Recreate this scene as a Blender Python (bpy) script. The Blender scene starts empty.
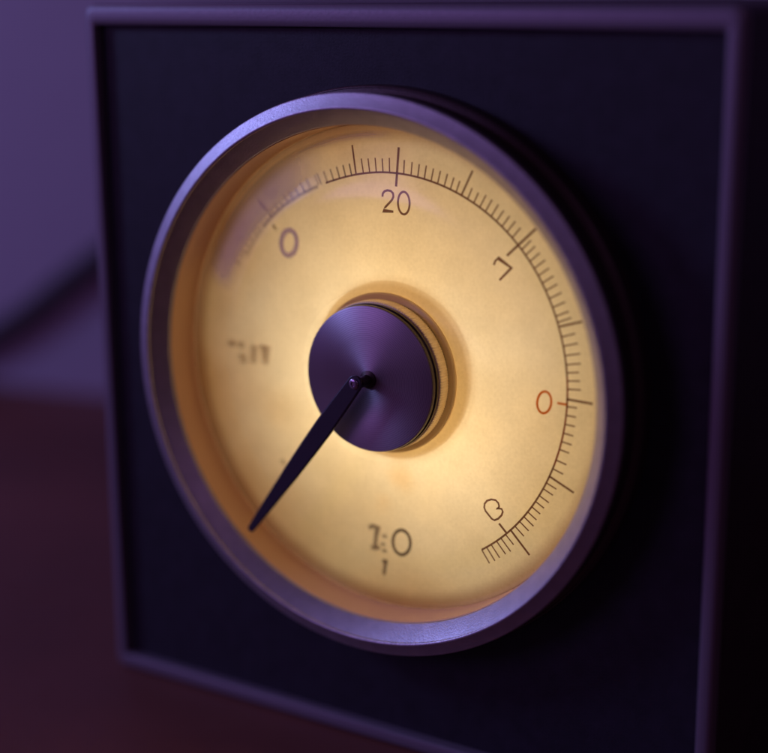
import bpy, bmesh, math, random
from mathutils import Vector, Matrix
R = math.radians
sc = bpy.context.scene
S = 0.001                                   # the scene is laid out in millimetres
OX, OY, OZ = 0.0, 50.0, -80.5               # box base centre in layout coordinates
def V(x, y, z): return Vector(((x-OX)*S, (y-OY)*S, (z-OZ)*S))

# ---------------------------------------------------------------- camera
cam_d = bpy.data.cameras.new('camera'); cam = bpy.data.objects.new('camera', cam_d)
sc.collection.objects.link(cam); sc.camera = cam
yaw, pit, rol = -0.5744, -0.2463, -0.0071
F = Vector((math.sin(yaw)*math.cos(pit), math.cos(yaw)*math.cos(pit), math.sin(pit)))
Rt = F.cross(Vector((0, 0, 1))).normalized(); Up = Rt.cross(F)
R2 = Rt*math.cos(rol)+Up*math.sin(rol); U2 = -Rt*math.sin(rol)+Up*math.cos(rol)
cp = V(176.86, -269.05, 85.46)
m = Matrix((R2, U2, -F)).transposed().to_4x4(); m.translation = cp
cam.matrix_world = m
cam_d.sensor_width = 36; cam_d.lens = 1561.5/768*36
cam_d.clip_start = 0.01; cam_d.clip_end = 20
cam_d.dof.use_dof = True
cam_d.dof.focus_distance = 0.323
cam_d.dof.aperture_fstop = 4.9

# ---------------------------------------------------------------- light
sc.view_settings.view_transform = 'Standard'; sc.view_settings.look = 'None'
sc.view_settings.exposure = 0; sc.view_settings.gamma = 1
w = bpy.data.worlds.new('World'); sc.world = w; w.use_nodes = True
bg = w.node_tree.nodes['Background']; bg.inputs[0].default_value = (0.055, 0.026, 0.05, 1); bg.inputs[1].default_value = 0.38
def area(name, loc, target, size, watts, col, shape='DISK'):
    d = bpy.data.lights.new(name, 'AREA'); d.shape = shape; d.size = size*S; d.energy = watts; d.color = col
    o = bpy.data.objects.new(name, d); sc.collection.objects.link(o); o.location = V(*loc)
    o.rotation_euler = (V(*target)-V(*loc)).to_track_quat('-Z', 'Y').to_euler(); return o
# blue lamp high on the left, violet lamp in front
area('blue_room_lamp', (-600, -315, 290), (0, 0, 0), 150, 1.35, (0.34, 0.40, 1.0))
area('violet_room_lamp', (-400, -640, 230), (0, 0, 0), 320, 0.85, (0.50, 0.25, 0.88))
area('violet_side_fill', (-920, -346, 93), (0, 0, 0), 420, 0.25, (0.42, 0.20, 1.0), 'SQUARE')  # added fill from the left, not a lamp of the room
area('violet_upper_fill', (480, -560, 460), (0, 0, 0), 300, 0.2, (0.6, 0.3, 0.8))  # dim unseen fill, added to turn the ring's lower left slope violet
area('violet_wall_lamp', (-420, -60, 420), (-300, 190, 20), 200, 0.10, (0.65, 0.18, 0.70))

CABLE = [(-371.1, 169.4, -84.2), (-337.9, 175.4, -70.0), (-306.2, 181.1, -54.3), (-290.7, 183.9, -44.5), (-275.4, 186.6, -33.0), (-260.7, 189.3, -22.6), (-241.5, 192.7, -9.3), (-218.6, 196.9, 4.5), (-192.3, 201.6, 17.1)]
BW = .0066; BC = .0205
G = {
'two': [(-0.8, 37.49), (-0.7, 38.17), (-0.25, 38.66), (0.47, 38.89), (1.28, 38.79), (1.81, 38.34), (1.9, 37.66), (1.53, 36.96), (0.72, 36.15), (-0.09, 35.37), (-0.73, 34.56), (1.88, 34.56)] ,
'zero_of_20': [(5.84, 36.65), (5.82, 36.13), (5.73, 35.62), (5.58, 35.17), (5.37, 34.78), (5.11, 34.47), (4.81, 34.27), (4.5, 34.18), (4.18, 34.21), (3.87, 34.35), (3.6, 34.6), (3.36, 34.95), (3.18, 35.38), (3.06, 35.86), (3.0, 36.38), (3.02, 36.9), (3.11, 37.41), (3.27, 37.86), (3.48, 38.25), (3.75, 38.55), (4.04, 38.75), (4.35, 38.84), (4.67, 38.81), (4.97, 38.66), (5.25, 38.41), (5.49, 38.06), (5.67, 37.64), (5.79, 37.16), (5.84, 36.65)] ,
'seven': [(25.68, 25.51), (26.0, 26.34), (26.66, 26.99), (29.66, 25.27), (27.0, 22.53)] ,
'orange0': [(39.08, -1.27), (39.0, -1.78), (38.84, -2.27), (38.62, -2.71), (38.34, -3.08), (38.02, -3.37), (37.67, -3.56), (37.32, -3.63), (36.97, -3.59), (36.65, -3.44), (36.38, -3.18), (36.16, -2.83), (36.01, -2.4), (35.94, -1.93), (35.94, -1.42), (36.03, -0.91), (36.19, -0.42), (36.41, 0.02), (36.69, 0.4), (37.01, 0.68), (37.36, 0.86), (37.71, 0.94), (38.06, 0.89), (38.37, 0.74), (38.65, 0.48), (38.86, 0.13), (39.01, -0.29), (39.09, -0.77), (39.08, -1.27)] ,
'bean': [(24.01, -26.01), (24.09, -25.14), (24.64, -24.4), (25.66, -23.92), (26.68, -23.91), (27.33, -24.43), (27.53, -25.08), (27.35, -25.54), (26.84, -25.76), (27.44, -25.57), (28.13, -25.57), (28.41, -26.12), (28.15, -26.94), (27.33, -27.86), (26.45, -28.36), (25.8, -28.14), (25.05, -27.42), (24.29, -26.69), (24.01, -26.01)] ,
'one': [(-5.0, -35.96), (-3.84, -35.4), (-2.7, -35.53), (-3.1, -37.64), (-3.41, -40.17)] ,
'onefoot': [(-4.38, -40.53), (-2.26, -40.2)] ,
'colon1': [(-0.94, -36.8), (-0.85, -37.29)] ,
'colon2': [(-1.39, -38.8), (-1.3, -39.24)] ,
'colon3': [(-1.02, -40.21), (-0.93, -40.7)] ,
'zero10': [(5.77, -37.16), (5.77, -37.8), (5.66, -38.44), (5.44, -39.04), (5.12, -39.58), (4.73, -40.03), (4.27, -40.36), (3.78, -40.57), (3.27, -40.63), (2.78, -40.55), (2.32, -40.33), (1.92, -39.98), (1.61, -39.52), (1.39, -38.97), (1.28, -38.36), (1.28, -37.72), (1.4, -37.08), (1.62, -36.47), (1.94, -35.93), (2.34, -35.49), (2.8, -35.16), (3.29, -34.96), (3.8, -34.9), (4.29, -34.98), (4.74, -35.2), (5.14, -35.55), (5.45, -36.01), (5.66, -36.56), (5.77, -37.16)] ,
'tick10': [(-0.56, -42.93), (-0.67, -43.97), (-1.02, -46.1)] ,
'tick10b': [(-1.43, -43.1), (0.01, -42.9)] ,
'purple0': [(-22.94, 25.91), (-23.05, 25.29), (-23.25, 24.69), (-23.54, 24.15), (-23.91, 23.69), (-24.33, 23.34), (-24.79, 23.11), (-25.26, 23.02), (-25.72, 23.07), (-26.14, 23.26), (-26.51, 23.58), (-26.8, 24.01), (-27.0, 24.53), (-27.11, 25.12), (-27.1, 25.74), (-26.99, 26.36), (-26.79, 26.96), (-26.49, 27.5), (-26.12, 27.96), (-25.7, 28.3), (-25.24, 28.53), (-24.77, 28.61), (-24.32, 28.56), (-23.9, 28.37), (-23.53, 28.06), (-23.24, 27.63), (-23.04, 27.11), (-22.94, 26.53), (-22.94, 25.91)] ,
'l151': [[(-42.72, 1.46), (-40.84, 1.75)], [(-39.14, 2.19), (-39.19, 0.82)], [(-39.06, -0.52), (-38.5, -2.58)], [(-35.46, 1.87), (-35.78, -2.24)], [(-33.82, 1.61), (-32.24, 1.8), (-32.47, -1.97)]] ,
'dot': [(-28.38, -24.21), (-28.03, -24.77)] ,
'stain': [(3.14, -23.54), (-0.75, -28.77)] ,
'specks': [(-25.96, 37.45), (-33.61, 40.29), (-32.27, 32.17)] ,
'cap': [(-108.79, 77.21)] ,
}
# ---------------------------------------------------------------- helpers
def lin(r, g, b):
    f = lambda c: (c/12.92 if c <= .04045 else ((c+.055)/1.055)**2.4)
    return (f(r/255), f(g/255), f(b/255), 1)
def mat(name, col, rough=.5, metal=0, aniso=0, bump=0, scale=800, spec=.5, var=0):
    m = bpy.data.materials.new(name); m.use_nodes = True; nt = m.node_tree; p = nt.nodes['Principled BSDF']
    p.inputs['Base Color'].default_value = (*col[:3], 1); p.inputs['Roughness'].default_value = rough
    p.inputs['Metallic'].default_value = metal; p.inputs['Specular IOR Level'].default_value = spec
    tc = nt.nodes.new('ShaderNodeTexCoord')
    if bump:
        n = nt.nodes.new('ShaderNodeTexNoise'); n.inputs['Scale'].default_value = scale; n.inputs['Detail'].default_value = 6
        nt.links.new(tc.outputs['Object'], n.inputs['Vector'])
        b = nt.nodes.new('ShaderNodeBump'); b.inputs['Strength'].default_value = bump; b.inputs['Distance'].default_value = .0002
        nt.links.new(n.outputs['Fac'], b.inputs['Height']); nt.links.new(b.outputs['Normal'], p.inputs['Normal'])
        mr = nt.nodes.new('ShaderNodeMapRange'); mr.inputs['To Min'].default_value = max(rough-.12, .05); mr.inputs['To Max'].default_value = min(rough+.12, 1)
        nt.links.new(n.outputs['Fac'], mr.inputs['Value']); nt.links.new(mr.outputs['Result'], p.inputs['Roughness'])
    if var:
        n2 = nt.nodes.new('ShaderNodeTexNoise'); n2.inputs['Scale'].default_value = scale*.13; n2.inputs['Detail'].default_value = 8
        nt.links.new(tc.outputs['Object'], n2.inputs['Vector'])
        cr = nt.nodes.new('ShaderNodeValToRGB'); cr.color_ramp.elements[0].position = .3; cr.color_ramp.elements[1].position = .7
        cr.color_ramp.elements[0].color = (*[c*(1-var) for c in col[:3]], 1); cr.color_ramp.elements[1].color = (*[min(1, c*(1+var)) for c in col[:3]], 1)
        nt.links.new(n2.outputs['Fac'], cr.inputs['Fac']); nt.links.new(cr.outputs['Color'], p.inputs['Base Color'])
    if aniso:
        p.inputs['Anisotropic'].default_value = aniso; p.inputs['Anisotropic Rotation'].default_value = .25
        t = nt.nodes.new('ShaderNodeTangent'); t.direction_type = 'RADIAL'; t.axis = 'Y'
        nt.links.new(t.outputs['Tangent'], p.inputs['Tangent'])
    return m
def obj(name, verts, faces, m, parent=None, smooth=True, angle=32):
    me = bpy.data.meshes.new(name); me.from_pydata([V(*v) for v in verts], [], faces); me.update()
    b = bmesh.new(); b.from_mesh(me); bmesh.ops.recalc_face_normals(b, faces=b.faces)
    if smooth:
        for f in b.faces: f.smooth = True
        for e in b.edges:
            if len(e.link_faces) == 2 and e.calc_face_angle(0) > R(angle): e.smooth = False
    b.to_mesh(me); b.free()
    me.materials.append(m); o = bpy.data.objects.new(name, me); sc.collection.objects.link(o)
    if parent: o.parent = parent
    return o
CX, CZ = 1.914, 5.156                       # the dial's axis
def lathe(name, prof, m, parent, n=192, angle=32, closed=False, wob=None):
    vs = []; fs = []; k = len(prof)
    for i in range(n):
        a = 2*math.pi*i/n
        for j, (r, y) in enumerate(prof):
            rr = r if wob is None else r+wob(i, j)
            vs.append((CX+rr*math.cos(a), y, CZ+rr*math.sin(a)))
    for i in range(n):
        i2 = (i+1) % n
        for j in range(k if closed else k-1):
            j2 = (j+1) % k; fs.append((i*k+j, i2*k+j, i2*k+j2, i*k+j2))
    return obj(name, vs, fs, m, parent, angle=angle)
def arcpts(c, r, a0, a1, n):
    return [(c[0]+r*math.cos(R(a0+(a1-a0)*i/n)), c[1]+r*math.sin(R(a0+(a1-a0)*i/n))) for i in range(n+1)]
def rrect(x0, x1, z0, z1, r, n=8):
    p = []
    for cx, cz, a in ((x1-r, z1-r, 0), (x0+r, z1-r, 90), (x0+r, z0+r, 180), (x1-r, z0+r, 270)):
        p += arcpts((cx, cz), r, a, a+90, n)
    return p
def loops(name, L, m, parent, cap_end=False):
    n = len(L[0][0]); vs = []; fs = []
    for pts, y in L: vs += [(x, y, z) for x, z in pts]
    for j in range(len(L)-1):
        for i in range(n):
            i2 = (i+1) % n; fs.append((j*n+i, j*n+i2, (j+1)*n+i2, (j+1)*n+i))
    if cap_end: fs.append(tuple(range(n)))
    return obj(name, vs, fs, m, parent)

# ---------------------------------------------------------------- materials
M_wall = mat('matt_plaster', (.34, .27, .34), .8, bump=.3, scale=60)
M_table = mat('dark_brown_wood', (.17, .055, .038), .55, bump=.3, scale=90, var=.2)
M_case = mat('dark_case', (.035, .02, .026), .5, bump=.2, scale=900, var=.2)
M_frame = mat('frame_metal', (.21, .17, .21), .48, .35, bump=.15, scale=1400)
M_panel = mat('dark_panel', (.016, .013, .022), .62, bump=.2, scale=2200, var=.25, spec=.35)
M_ring = mat('satin_metal', (.46, .42, .46), .46, .9, bump=.25, scale=2600, var=.08)
M_skirt = mat('dark_bronze_skirt', (.09, .055, .06), .4, .6, bump=.2, scale=1800)
M_wallring = mat('lacquered_brass_wall', (.90, .58, .30), .5, .1, bump=.15, scale=1500)
M_cap = mat('turned_dark_metal', (.42, .34, .42), .50, 1, aniso=.7)
M_capedge = mat('blackened_edge', (.05, .035, .03), .35, .6)
M_brass = mat('knurled_brass', (.88, .70, .44), .5, .15, bump=.1, scale=1500)
M_collar = mat('tan_collar', (.66, .48, .26), .6, 0, bump=.1, scale=1500)
M_needle = mat('black_lacquer', (.030, .022, .036), .40, 0, bump=.15, scale=1800)
M_pin = mat('pin_metal', (.35, .28, .38), .25, .9)
M_cable = mat('dark_rubber', (.02, .017, .022), .6, bump=.1)
M_seat = mat('brown_felt_seat', (.60, .36, .24), .8)
M_white = mat('grey_lining', (.14, .13, .12), .7)

# dial face: thin translucent sheet, lit from behind
def dial_mat():
    m = bpy.data.materials.new('ivory_dial_sheet'); m.use_nodes = True; nt = m.node_tree; N = nt.nodes; L = nt.links
    for x in list(N): N.remove(x)
    out = N.new('ShaderNodeOutputMaterial'); tc = N.new('ShaderNodeTexCoord')
    def noise(s, d=5):
        n = N.new('ShaderNodeTexNoise'); n.inputs['Scale'].default_value = s; n.inputs['Detail'].default_value = d
        L.new(tc.outputs['Object'], n.inputs['Vector']); return n
    def ramp(src, a, ca, b, cb):
        r = N.new('ShaderNodeValToRGB'); r.color_ramp.elements[0].position = a; r.color_ramp.elements[1].position = b
        r.color_ramp.elements[0].color = ca; r.color_ramp.elements[1].color = cb; L.new(src, r.inputs['Fac']); return r
    big = ramp(noise(22, 3).outputs['Fac'], .35, (.88, .71, .47, 1), .62, (.94, .805, .60, 1))
    mid = ramp(noise(160, 6).outputs['Fac'], .35, (.93, .93, .93, 1), .65, (1, 1, 1, 1))
    fine = ramp(noise(1500, 4).outputs['Fac'], .3, (.93, .92, .90, 1), .7, (1, 1, 1, 1))
    mx = N.new('ShaderNodeMixRGB'); mx.blend_type = 'MULTIPLY'; mx.inputs[0].default_value = 1
    L.new(big.outputs[0], mx.inputs[1]); L.new(mid.outputs[0], mx.inputs[2])
    mx2 = N.new('ShaderNodeMixRGB'); mx2.blend_type = 'MULTIPLY'; mx2.inputs[0].default_value = 1
    L.new(mx.outputs[0], mx2.inputs[1]); L.new(fine.outputs[0], mx2.inputs[2])
    # small orange age stains; wide edge patches paint weaker backlight into the colour; ragged edges
    last = mx2.outputs[0]; wob = noise(90, 4)
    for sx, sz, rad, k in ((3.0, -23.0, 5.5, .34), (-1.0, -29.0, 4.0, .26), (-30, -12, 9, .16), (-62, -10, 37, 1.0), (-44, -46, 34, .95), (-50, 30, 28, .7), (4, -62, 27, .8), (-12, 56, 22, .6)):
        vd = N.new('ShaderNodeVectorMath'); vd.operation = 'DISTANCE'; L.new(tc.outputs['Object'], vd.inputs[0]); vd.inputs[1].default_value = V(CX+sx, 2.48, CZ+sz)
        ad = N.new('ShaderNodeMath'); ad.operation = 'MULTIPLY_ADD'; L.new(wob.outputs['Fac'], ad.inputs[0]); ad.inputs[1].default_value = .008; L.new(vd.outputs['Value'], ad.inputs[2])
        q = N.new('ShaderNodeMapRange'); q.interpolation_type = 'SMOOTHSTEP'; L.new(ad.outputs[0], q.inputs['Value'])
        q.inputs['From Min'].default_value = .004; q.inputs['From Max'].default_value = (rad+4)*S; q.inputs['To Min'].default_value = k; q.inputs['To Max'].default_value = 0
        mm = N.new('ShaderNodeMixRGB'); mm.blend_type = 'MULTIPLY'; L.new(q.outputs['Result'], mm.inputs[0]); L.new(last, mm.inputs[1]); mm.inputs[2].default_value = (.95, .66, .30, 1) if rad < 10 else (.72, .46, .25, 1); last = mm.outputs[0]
    # dark groove round the sheet's edge, its shade painted into the colour
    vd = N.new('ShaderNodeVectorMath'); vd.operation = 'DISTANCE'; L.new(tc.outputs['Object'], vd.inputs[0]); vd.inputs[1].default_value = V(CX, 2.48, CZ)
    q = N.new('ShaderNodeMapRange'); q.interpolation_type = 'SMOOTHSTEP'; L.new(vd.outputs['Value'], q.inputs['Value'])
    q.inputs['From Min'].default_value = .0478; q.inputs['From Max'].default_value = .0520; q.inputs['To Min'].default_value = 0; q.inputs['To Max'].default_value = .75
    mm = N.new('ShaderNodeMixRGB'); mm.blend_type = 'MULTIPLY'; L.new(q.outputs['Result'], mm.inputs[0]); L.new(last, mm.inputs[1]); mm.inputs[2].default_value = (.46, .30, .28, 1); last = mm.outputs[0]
    mx2 = type('o', (), {'outputs': [last]})
    tr = N.new('ShaderNodeBsdfTranslucent'); L.new(mx2.outputs[0], tr.inputs[0])
    df = N.new('ShaderNodeBsdfDiffuse'); L.new(mx2.outputs[0], df.inputs[0])
    ms = N.new('ShaderNodeMixShader'); ms.inputs[0].default_value = .35
    L.new(tr.outputs[0], ms.inputs[1]); L.new(df.outputs[0], ms.inputs[2])
    L.new(ms.outputs[0], out.inputs[0]); return m
M_dial = dial_mat()
def ink(name, col, alpha=1.0):
    m = bpy.data.materials.new(name); m.use_nodes = True; nt = m.node_tree; N = nt.nodes; L = nt.links
    p = N['Principled BSDF']; p.inputs['Base Color'].default_value = (*col, 1); p.inputs['Roughness'].default_value = .7
    p.inputs['Specular IOR Level'].default_value = .2
    tr = N.new('ShaderNodeBsdfTranslucent'); tr.inputs[0].default_value = (*col, 1)
    tp = N.new('ShaderNodeBsdfTransparent'); a = N.new('ShaderNodeMixShader'); b = N.new('ShaderNodeMixShader')
    a.inputs[0].default_value = .5; b.inputs[0].default_value = alpha
    L.new(p.outputs[0], a.inputs[1]); L.new(tr.outputs[0], a.inputs[2])
    L.new(tp.outputs[0], b.inputs[1]); L.new(a.outputs[0], b.inputs[2])
    L.new(b.outputs[0], N['Material Output'].inputs[0]); return m
K_brown = ink('brown_ink', (.20, .07, .04), .92); K_orange = ink('orange_ink', (.75, .20, .02))
K_smear = ink('worn_brown_ink', (.20, .08, .045), .10); K_violet = ink('haze_tinted_ink', (.50, .34, .80), .10)  # K_violet has the violet cast of the window haze painted in
K_tan = ink('worn_tan_ink', (.36, .15, .04), .07)
def glass_mat():
    m = bpy.data.materials.new('dial_window'); m.use_nodes = True; nt = m.node_tree; N = nt.nodes; L = nt.links
    for x in list(N): N.remove(x)
    out = N.new('ShaderNodeOutputMaterial')
    tp = N.new('ShaderNodeBsdfTransparent'); tp.inputs[0].default_value = (.985, .975, .96, 1)
    g = N.new('ShaderNodeBsdfGlossy'); g.inputs['Roughness'].default_value = .16
    fr = N.new('ShaderNodeFresnel'); fr.inputs['IOR'].default_value = 1.5
    ms = N.new('ShaderNodeMixShader'); L.new(fr.outputs[0], ms.inputs[0]); L.new(tp.outputs[0], ms.inputs[1]); L.new(g.outputs[0], ms.inputs[2])
    L.new(ms.outputs[0], out.inputs[0]); return m
M_glass = glass_mat()
M_shade = bpy.data.materials.new('dimming_tint'); M_shade.use_nodes = True
_n = M_shade.node_tree; _t = _n.nodes.new('ShaderNodeBsdfTransparent'); _t.inputs[0].default_value = (.72, .64, .50, 1)
_n.links.new(_t.outputs[0], _n.nodes['Material Output'].inputs[0])

# ---------------------------------------------------------------- setting
def setting(o): o['kind'] = 'structure'; return o
tz = -80.6
setting(obj('table', [(-1500, -900, tz), (1500, -900, tz), (1500, 700, tz), (-1500, 700, tz)], [(0, 1, 2, 3)], M_table, smooth=False))
def wy(x): return 192+.18*(x+290)
setting(obj('wall', [(-2500, wy(-2500), tz-50), (2500, wy(2500), tz-50), (2500, wy(2500), 1800), (-2500, wy(-2500), 1800)], [(0, 1, 2, 3)], M_wall, smooth=False))

# dark cable hanging slantwise in front of the wall
def tube(name, pts, r, m, parent=None, n=14):
    vs = []; fs = []
    P = [Vector(p) for p in pts]
    for i, p in enumerate(P):
        t = (P[min(i+1, len(P)-1)]-P[max(i-1, 0)]).normalized(); a = t.cross(Vector((0, 1, 0))).normalized(); b = t.cross(a)
        for k in range(n):
            q = p+(a*math.cos(2*math.pi*k/n)+b*math.sin(2*math.pi*k/n))*r; vs.append(tuple(q))
    for i in range(len(P)-1):
        for k in range(n): fs.append((i*n+k, i*n+(k+1) % n, (i+1)*n+(k+1) % n, (i+1)*n+k))
    fs.append(tuple(range(n))); fs.append(tuple((len(P)-1)*n+k for k in range(n)))
    return obj(name, vs, fs, m, parent)
cb = tube('power_cable', CABLE, 4.2, M_cable)
cb['label'] = 'dark blurred cable slanting up behind the box against the violet wall'; cb['category'] = 'cable'

# ---------------------------------------------------------------- the instrument
box = bpy.data.objects.new('dial_instrument', None); sc.collection.objects.link(box)
box.empty_display_size = .05
box['label'] = 'square dark box with violet frame, round glowing cream dial, knob and black needle'
box['category'] = 'dial instrument'
X0, X1, Z0, Z1 = -78.0, 78.4, -80.5, 81.6
def rr(o, r): return rrect(X0+o, X1-o, Z0+o, Z1-o, r)
loops('case', [(rr(1.2, 2), 104), (rr(.25, 2.6), 102.5), (rr(.25, 2.6), 3.2)], M_case, box, cap_end=True)
ix0, ix1, iz0, iz1 = -75, 75, -76.88, 76.88
def mix(t, y, r):   # between the outer outline (t=0) and the inner one (t=1)
    return (rrect(X0+(ix0-X0)*t, X1+(ix1-X1)*t, Z0+(iz0-Z0)*t, Z1+(iz1-Z1)*t, r), y)
loops('frame', [mix(.06, 3.4, 2.4), mix(0, 3.0, 2.6), mix(0, 1.3, 2.6), mix(.06, .55, 2.4), mix(.18, .12, 2.2), mix(.35, -.05, 1.9), mix(.7, -.05, 1.3),
                mix(.88, .1, 1.0), mix(.97, .45, .8), mix(1, 1.0, .7), mix(1, 3.4, .7)], M_frame, box)
# recessed front panel with a round opening
n = 240; vs = []; fs = []; PY = 2.6
hx, hz = (ix1-ix0)/2+.3, (iz1-iz0)/2+.3
for i in range(n):
    a = 2*math.pi*i/n; c, s = math.cos(a), math.sin(a)
    ts = []
    if c > 1e-9: ts.append((ix1+.3-CX)/c)
    if c < -1e-9: ts.append((ix0-.3-CX)/c)
    if s > 1e-9: ts.append((iz1+.3-CZ)/s)
    if s < -1e-9: ts.append((iz0-.3-CZ)/s)
    t = min(ts)
    vs += [(CX+56*c, PY+1.2, CZ+56*s), (CX+56*c, PY, CZ+56*s), (CX+t*c, PY, CZ+t*s), (CX+t*c, PY+1.2, CZ+t*s)]
for i in range(n):
    a, b = i*4, ((i+1) % n)*4
    for j in range(3): fs.append((a+j, b+j, b+j+1, a+j+1))
# exact corners
for (x, z) in ((ix0-.3, iz0-.3), (ix1+.3, iz0-.3), (ix1+.3, iz1+.3), (ix0-.3, iz1+.3)):
    a = math.atan2(z-CZ, x-CX) % (2*math.pi); i = int(round(a/(2*math.pi)*n)) % n
    for j in (2, 3): vs[i*4+j] = (x, vs[i*4+j][1], z)
obj('front_panel', vs, fs, M_panel, box, angle=20)

# bezel ring
prof = [(55.6, 3.0), (53.0, -5.7)]+arcpts((53.35, -6.1), .35, 180, 225, 3)+[(56.2, -9.15)]+arcpts((56.6, -9.35), .5, 215, 300, 6)+\
       [(59.2, -8.6)]+arcpts((59.15, -8.15), .45, 285, 350, 5)+[(59.55, -7.2), (59.0, -6.8)]
ring = lathe('bezel_ring', prof, M_ring, box, n=256, angle=25)
lathe('bezel_skirt', [(58.6, -7.0), (58.95, -6.8), (59.0, -1.4), (59.9, -1.0)]+arcpts((59.9, -.5), .6, 285, 360, 5)+[(60.5, 2.7)], M_skirt, box, n=256, angle=40)
lathe('inner_wall', [(52.75, 3.6), (52.85, -5.6), (53.3, -5.8), (54.0, 3.6)], M_wallring, box, n=192, closed=True)
# white lamp housing behind the dial
lathe('dial_seat', [(52.2, 2.85), (52.6, 2.85), (52.6, 3.1), (52.2, 3.1)], M_seat, box, n=160, closed=True)
lathe('lamp_housing', [(52.2, 3.3), (55.5, 3.9), (55.5, 46), (0.05, 46), (.05, 47), (56.5, 47), (56.5, 3.75), (52.2, 3.15)], M_white, box, n=96, closed=True)
_cx, _cz = CX, CZ; CX += 1.3; CZ += .5
lathe('dimming_disc', [(0.05, 3.5), (19.0, 3.5), (19.0, 3.7), (0.05, 3.7)], M_shade, box, n=96, closed=True)  # hidden disc, added off centre to dim the dial round the knob
CX, CZ = _cx, _cz

# dial face and its printing
DY = 2.48
face = lathe('dial_face', [(3.0, DY), (16, DY), (30, DY), (42, DY), (52.7, DY)], M_dial, box, n=160)
random.seed(4)
def ribbon(segs, wd, lay=.06, jit=0, copies=1, smooth_join=True):
    """flat ink strokes on the dial: returns verts, faces"""
    vs = []; fs = []
    for c in range(copies):
        dx = random.gauss(0, jit) if jit else 0; dz = random.gauss(0, jit) if jit else 0
        y = DY-lay-.012*c
        for pts, ww in segs:
            k = len(pts)
            shut = k > 3 and math.dist(pts[0], pts[-1]) < .02
            b0 = len(vs)
            for i, (px, pz) in enumerate(pts):
                if shut: pa, pb = pts[(i-1) % (k-1)], pts[(i+1) % (k-1)]
                else: pa, pb = pts[max(i-1, 0)], pts[min(i+1, k-1)]
                tx, tz_ = pb[0]-pa[0], pb[1]-pa[1]; l = math.hypot(tx, tz_) or 1; nx, nz = -tz_/l*ww/2, tx/l*ww/2
                if not shut and 0 < i < k-1:      # mitre
                    ax, az = pts[i][0]-pa[0], pts[i][1]-pa[1]; la = math.hypot(ax, az) or 1
                    cs = max(.55, abs((ax*tx+az*tz_)/(la*l))); nx /= cs; nz /= cs
                vs.append((CX+px+nx+dx, y, CZ+pz+nz+dz)); vs.append((CX+px-nx+dx, y, CZ+pz-nz+dz))
            for i in range(k-1): fs.append((b0+2*i, b0+2*i+1, b0+2*i+3, b0+2*i+2))
    return vs, fs
def ink_mesh(name, segs, m, wd=.5, **kw):
    segs = [(s, wd) for s in segs]
    vs, fs = ribbon(segs, wd, **kw); return obj(name, vs, fs, m, face, smooth=False)
def pol(a, r): return (r*math.cos(R(a)), r*math.sin(R(a)))
RA = 42.55
def Rarc(a):   # the printed arc wanders by a few tenths of a millimetre
    return RA+.65*math.exp(-((a-45)/32)**2)-.35*math.exp(-((a-108)/14)**2)+.5*math.exp(-((a-136)/14)**2)-.15*math.exp(-((a+25)/20)**2)
# scale arc: crisp part brown, lower right part orange brown, left part worn
ink_mesh('scale_arc', [[pol(a, Rarc(a)) for a in [6+i*1.05 for i in range(101)]]], K_brown, .42)
ink_mesh('scale_arc', [[pol(a, Rarc(a)) for a in [-20+i for i in range(27)]]], ink('russet_ink', (.30, .06, .02)), .40)
ink_mesh('scale_arc', [[pol(a, Rarc(a)) for a in [-56.5+i*1.0 for i in range(38)]]], K_brown, .42, lay=.08)
ink_mesh('scale_arc', [[pol(a, Rarc(a)) for a in [114+i for i in range(25)]]], K_smear, .5, jit=.22, copies=10)
ink_mesh('scale_arc', [[pol(a, Rarc(a)) for a in [138+i for i in range(12)]]], K_smear, .6, jit=.35, copies=4)
major = [(86.3, 39.9, 48.0, .55), (99.95, 42.5, 48.5, .42), (65.1, 43.1, 48.7, .42), (44.0, 39.8, 48.5, .50), (19.7, 43.2, 48.2, .46),
         (0.0, 42.4, 48.2, .50), (-23.1, 42.2, 48.5, .46), (-44.5, 42.4, 48.95, .46)]
for a, r0, r1, wd in major: ink_mesh('major_tick', [[pol(a, r0), pol(a-.2, r1)]], K_brown, wd, lay=.10)
ink_mesh('index_tick', [[pol(-1.5, 40.45), pol(-1.5, 42.5)]], K_orange, .5, lay=.12)
ink_mesh('index_tick', [[pol(-46.3, 39.9), pol(-46.2, 42.3)]], K_brown, .5, lay=.12)
minor = [97.43, 95.3, 93.07, 90.86, 88.67, 84.07, 81.69, 79.49, 77.37, 75.15, 73.03, 70.87, 68.82, 66.92,
         63.0, 60.9, 58.8, 56.8, 54.7, 52.7, 50.6, 48.6, 46.5, 42.4, 40.6, 38.6, 36.4, 34.2, 32.0, 29.8, 27.5, 25.05, 22.6, 20.9,
         16.93, 14.46, 11.87, 9.4, 7.2, 5.0, 2.75, -2.04, -4.52, -7.04, -9.63, -12.12, -14.5, -17.8, -20.6,
         -25.34, -27.4, -29.9, -32.1, -34.2, -36.3, -38.3, -40.4, -42.6, -46.8, -48.8, -50.6, -52.8, -54.6, -56.5]
for a in minor:
    r1 = 45.5 if a > 60 else 46.1 if a > 9 else 45.5 if a > 0 else 44.8 if a > -38 else 45.2 if a > -47 else 45.9
    ink_mesh('minor_tick', [[pol(a, Rarc(a)), pol(a+.15, r1+random.uniform(-.12, .12))]], K_brown, .31, lay=.07)
for i, a in enumerate([101.5, 103.65, 105.8, 108.0, 110.3, 112.6, 113.4]):
    ink_mesh('minor_tick', [[pol(a, Rarc(a)), pol(a+.1, 44.75)]], K_smear, .34, lay=.07, jit=.07+.02*i, copies=14-i)
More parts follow.
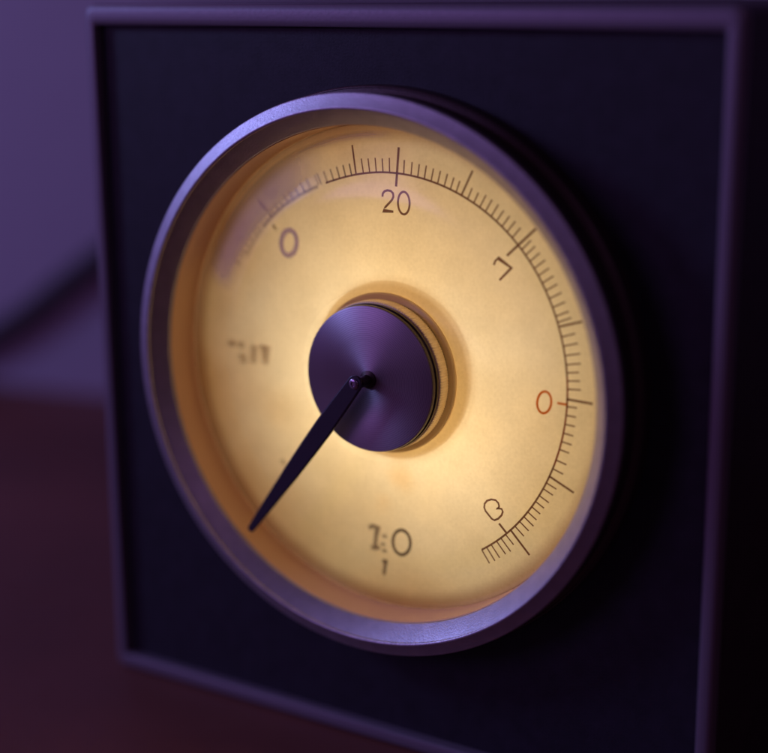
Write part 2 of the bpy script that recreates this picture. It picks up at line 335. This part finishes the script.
for i, a in enumerate([116.6, 118.9, 121.4, 123.6, 125.9, 128.3, 130.2, 132.0]):
    ink_mesh('minor_tick', [[pol(a, Rarc(a)+.1), pol(a+.1, 44.7)]], K_smear, .42, lay=.07, jit=.22, copies=8)
for i, a in enumerate([135.6, 137.7, 139.8, 141.9, 144.0, 146.1, 148.2, 150.3, 152.4]):
    ink_mesh('minor_tick', [[pol(a, 43.6), pol(a+.1, 45.8)]], K_smear, .5, lay=.07, jit=.38, copies=4)
ink_mesh('major_tick', [[pol(133.5, 42.9), pol(133.75, 47.9)]], K_smear, .5, lay=.07, jit=.18, copies=9)
ink_mesh('index_tick', [[pol(134.8, 40.2), pol(134.9, 41.6)]], K_smear, .6, lay=.07, jit=.2, copies=10)
# numerals
ink_mesh('numeral', [G['two'], G['zero_of_20']], K_brown, .48, lay=.09)
ink_mesh('numeral', [G['seven']], K_brown, .46, lay=.09)
ink_mesh('numeral', [G['orange0']], K_orange, .52, lay=.09)
ink_mesh('numeral', [G['bean']], K_brown, .44, lay=.09)
ink_mesh('numeral', [G['zero10']], ink('worn_brown_dense', (.16, .065, .035), .18), .72, lay=.09, jit=.10, copies=9)
ink_mesh('numeral', [G['one'], G['onefoot']], K_smear, .8, lay=.09, jit=.22, copies=14)
ink_mesh('numeral', [G['colon1'], G['colon2'], G['colon3']], K_smear, 1.2, lay=.09, jit=.26, copies=14)
ink_mesh('index_tick', [G['tick10'], G['tick10b']], K_smear, .8, lay=.09, jit=.16, copies=13)
ink_mesh('numeral', [G['purple0']], K_violet, .95, lay=.09, jit=.24, copies=14)
ink_mesh('numeral', G['l151'], K_tan, 1.25, lay=.09, jit=.48, copies=14)
ink_mesh('index_tick', [G['dot']], K_tan, 1.2, lay=.09, jit=.35, copies=12)

# window over the dial: shallow dome with a rounded shoulder and a hole for the knob
lathe('dial_window', [(18.6, -2.25), (30, -2.22), (37, -2.15), (38.5, -2.0), (39.8, -1.75), (41, -1.38), (44, -.34), (48, 1.04), (51.6, 2.28)], M_glass, box, n=192, angle=60)

# violet haze on the window's upper left shoulder, painted on as a film
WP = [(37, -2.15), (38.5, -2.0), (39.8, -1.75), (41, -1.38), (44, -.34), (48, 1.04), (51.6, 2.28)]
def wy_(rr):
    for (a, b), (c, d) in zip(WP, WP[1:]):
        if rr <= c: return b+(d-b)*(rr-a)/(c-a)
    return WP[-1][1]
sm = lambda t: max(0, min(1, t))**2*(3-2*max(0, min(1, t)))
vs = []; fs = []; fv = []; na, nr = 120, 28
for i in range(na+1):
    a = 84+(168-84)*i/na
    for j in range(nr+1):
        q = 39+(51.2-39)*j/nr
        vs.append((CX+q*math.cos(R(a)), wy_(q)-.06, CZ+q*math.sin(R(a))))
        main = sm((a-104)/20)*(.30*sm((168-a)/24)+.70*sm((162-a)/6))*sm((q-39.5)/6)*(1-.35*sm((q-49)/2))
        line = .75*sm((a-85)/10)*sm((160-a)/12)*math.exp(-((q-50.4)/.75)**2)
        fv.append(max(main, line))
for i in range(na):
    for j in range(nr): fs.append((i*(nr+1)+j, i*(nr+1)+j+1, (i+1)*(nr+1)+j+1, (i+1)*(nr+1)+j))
M_film = bpy.data.materials.new('painted_haze'); M_film.use_nodes = True
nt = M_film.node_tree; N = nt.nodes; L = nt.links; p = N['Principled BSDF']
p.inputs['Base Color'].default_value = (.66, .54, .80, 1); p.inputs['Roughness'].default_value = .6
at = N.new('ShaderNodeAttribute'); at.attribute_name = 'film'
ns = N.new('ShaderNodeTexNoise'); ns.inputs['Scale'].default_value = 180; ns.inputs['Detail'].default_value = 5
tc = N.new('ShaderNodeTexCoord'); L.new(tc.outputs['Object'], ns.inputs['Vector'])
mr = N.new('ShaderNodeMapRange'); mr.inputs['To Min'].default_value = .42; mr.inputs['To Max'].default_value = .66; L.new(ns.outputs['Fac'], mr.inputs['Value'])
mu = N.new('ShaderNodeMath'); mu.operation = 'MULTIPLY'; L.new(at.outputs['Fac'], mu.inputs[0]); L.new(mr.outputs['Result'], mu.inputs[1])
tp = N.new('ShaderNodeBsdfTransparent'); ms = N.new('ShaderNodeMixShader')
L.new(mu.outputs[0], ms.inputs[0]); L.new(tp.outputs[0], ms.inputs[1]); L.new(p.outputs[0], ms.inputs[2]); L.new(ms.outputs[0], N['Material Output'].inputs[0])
fo = obj('painted_haze', vs, fs, M_film, box)
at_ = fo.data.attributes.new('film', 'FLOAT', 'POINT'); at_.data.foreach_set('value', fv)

# knob
lathe('knob_collar', [(15.2, 2.3), (17.2, 2.3), (17.4, 2.1), (17.4, 1.6), (17.1, 1.4), (15.2, 1.4)], M_collar, box, n=160, closed=True)
lathe('knob_collar', [(14.6, 1.2), (15.9, 1.2), (15.9, .55), (14.6, .55)], M_capedge, box, n=160, closed=True)
kn = 720
lathe('knurled_band', [(15.0, 1.15), (15.9, 1.1), (16.1, .8), (16.1, -1.9), (15.9, -2.2), (15.0, -2.25)], M_brass, box, n=kn, closed=True, angle=80,
      wob=lambda i, j: (.09 if (i//2) % 2 else -.09) if j in (2, 3) else 0)
nt = M_cap.node_tree; N = nt.nodes; L = nt.links
_tc = N.new('ShaderNodeTexCoord'); _mp = N.new('ShaderNodeMapping'); _mp.inputs['Location'].default_value = (-.5, 0, -.5); _mp.inputs['Scale'].default_value = (1, 0, 1)
_wv = N.new('ShaderNodeTexWave'); _wv.wave_type = 'RINGS'; _wv.rings_direction = 'Y'; _wv.inputs['Scale'].default_value = 24; _wv.inputs['Distortion'].default_value = 1.5; _wv.inputs['Detail'].default_value = 4
_cr = N.new('ShaderNodeValToRGB'); _cr.color_ramp.elements[0].color = (.36, .31, .36, 1); _cr.color_ramp.elements[1].color = (.50, .43, .48, 1)
L.new(_tc.outputs['Generated'], _mp.inputs['Vector']); L.new(_mp.outputs['Vector'], _wv.inputs['Vector'])
L.new(_wv.outputs['Fac'], _cr.inputs['Fac']); L.new(_cr.outputs['Color'], N['Principled BSDF'].inputs['Base Color'])
_bp = N.new('ShaderNodeBump'); _bp.inputs['Strength'].default_value = .12; _bp.inputs['Distance'].default_value = .0001
L.new(_wv.outputs['Fac'], _bp.inputs['Height']); L.new(_bp.outputs['Normal'], N['Principled BSDF'].inputs['Normal'])
cap = lathe('knob_cap', [(.02, -4.75), (4, -4.75), (9, -4.75), (15.35, -4.75), (15.62, -4.6)], M_cap, box, n=192)
lathe('knob_edge', [(15.62, -4.6), (15.75, -4.3), (15.75, -3.9), (15.55, -3.75), (15.55, -3.3), (15.85, -3.1), (15.85, -2.5), (15.1, -2.3)], M_capedge, box, n=192)
lathe('spindle', [(.02, -8.4), (1.15, -8.4), (1.15, -5.4), (1.9, -5.1), (1.9, -4.76)], M_capedge, box, n=48)

# needle
px0, pz0 = 1.2, 5.05; tx0, tz0 = -27.5, -32.5
dx, dz = tx0-px0, tz0-pz0; Ln = math.hypot(dx, dz); ux, uz = dx/Ln, dz/Ln; wx, wz = -uz, ux
out = []
sta = [(0, 1.75), (6, 1.95), (13, 2.15), (20, 2.05), (28, 1.8), (36, 1.42), (43, 1.05), (Ln-.6, .82)]
for a in range(0, 181, 15): out.append((-1.75*math.sin(R(a)), -1.75*math.cos(R(a))))   # rounded head, u<0
right = [(u, h) for u, h in sta]; left = [(u, -h) for u, h in reversed(sta)]
tip = [(Ln-.6+.6*math.sin(R(a)), .82*math.cos(R(a))) for a in range(20, 161, 20)]
outline = out[:-1]+right+tip+left[:-1]
def needle_loop(s, y, sag=0):
    L = []
    for u, v in outline:
        L.append((px0+ux*u+wx*v*s, y, pz0+uz*u+wz*v*s))
    return L
nl = len(outline); vs = needle_loop(.8, -8.4)+needle_loop(1, -8.5)+needle_loop(1, -8.95)+needle_loop(.84, -9.1); fs = []
for j in range(3):
    for i in range(nl): fs.append((j*nl+i, j*nl+(i+1) % nl, (j+1)*nl+(i+1) % nl, (j+1)*nl+i))
fs.append(tuple(range(nl))); fs.append(tuple(range(3*nl, 4*nl)))
nd = obj('needle', vs, fs, M_needle, box, angle=20)
# pivot pin with a slot
vs = []; fs = []; nn = 40; pr = [(1.15, -9.05), (1.15, -9.35), (1.0, -9.5), (.55, -9.55), (.5, -9.3), (.02, -9.3)]
for i in range(nn):
    a = 2*math.pi*i/nn
    for r, y in pr: vs.append((px0+r*math.cos(a), y, pz0+r*math.sin(a)))
for i in range(nn):
    for j in range(len(pr)-1): fs.append((i*6+j, ((i+1) % nn)*6+j, ((i+1) % nn)*6+j+1, i*6+j+1))
obj('pivot_pin', vs, fs, M_pin, nd, angle=40)


# bulbs behind the dial
def bulb(name, x, z, y, rad, watts, col):
    d = bpy.data.lights.new(name, 'POINT'); d.energy = watts; d.color = col; d.shadow_soft_size = rad*S
    o = bpy.data.objects.new(name, d); sc.collection.objects.link(o); o.location = V(CX+x, y, CZ+z); o.parent = None
for i in range(8):
    a = R(45*i+10); c, q = math.cos(a), math.sin(a)
    k = .74+.62*c+.24*q
    bulb('dial_bulb', 34*c, 34*q, 28, 6, BW*k, (1.0, .72+.08*c, .42+.13*c))
for x, z in ((-13, -9), (13, -13), (-2, 12)): bulb('dial_bulb', x, z, 24, 5, BC, (1.0, .87, .60))
sc.cycles.transparent_max_bounces = 64
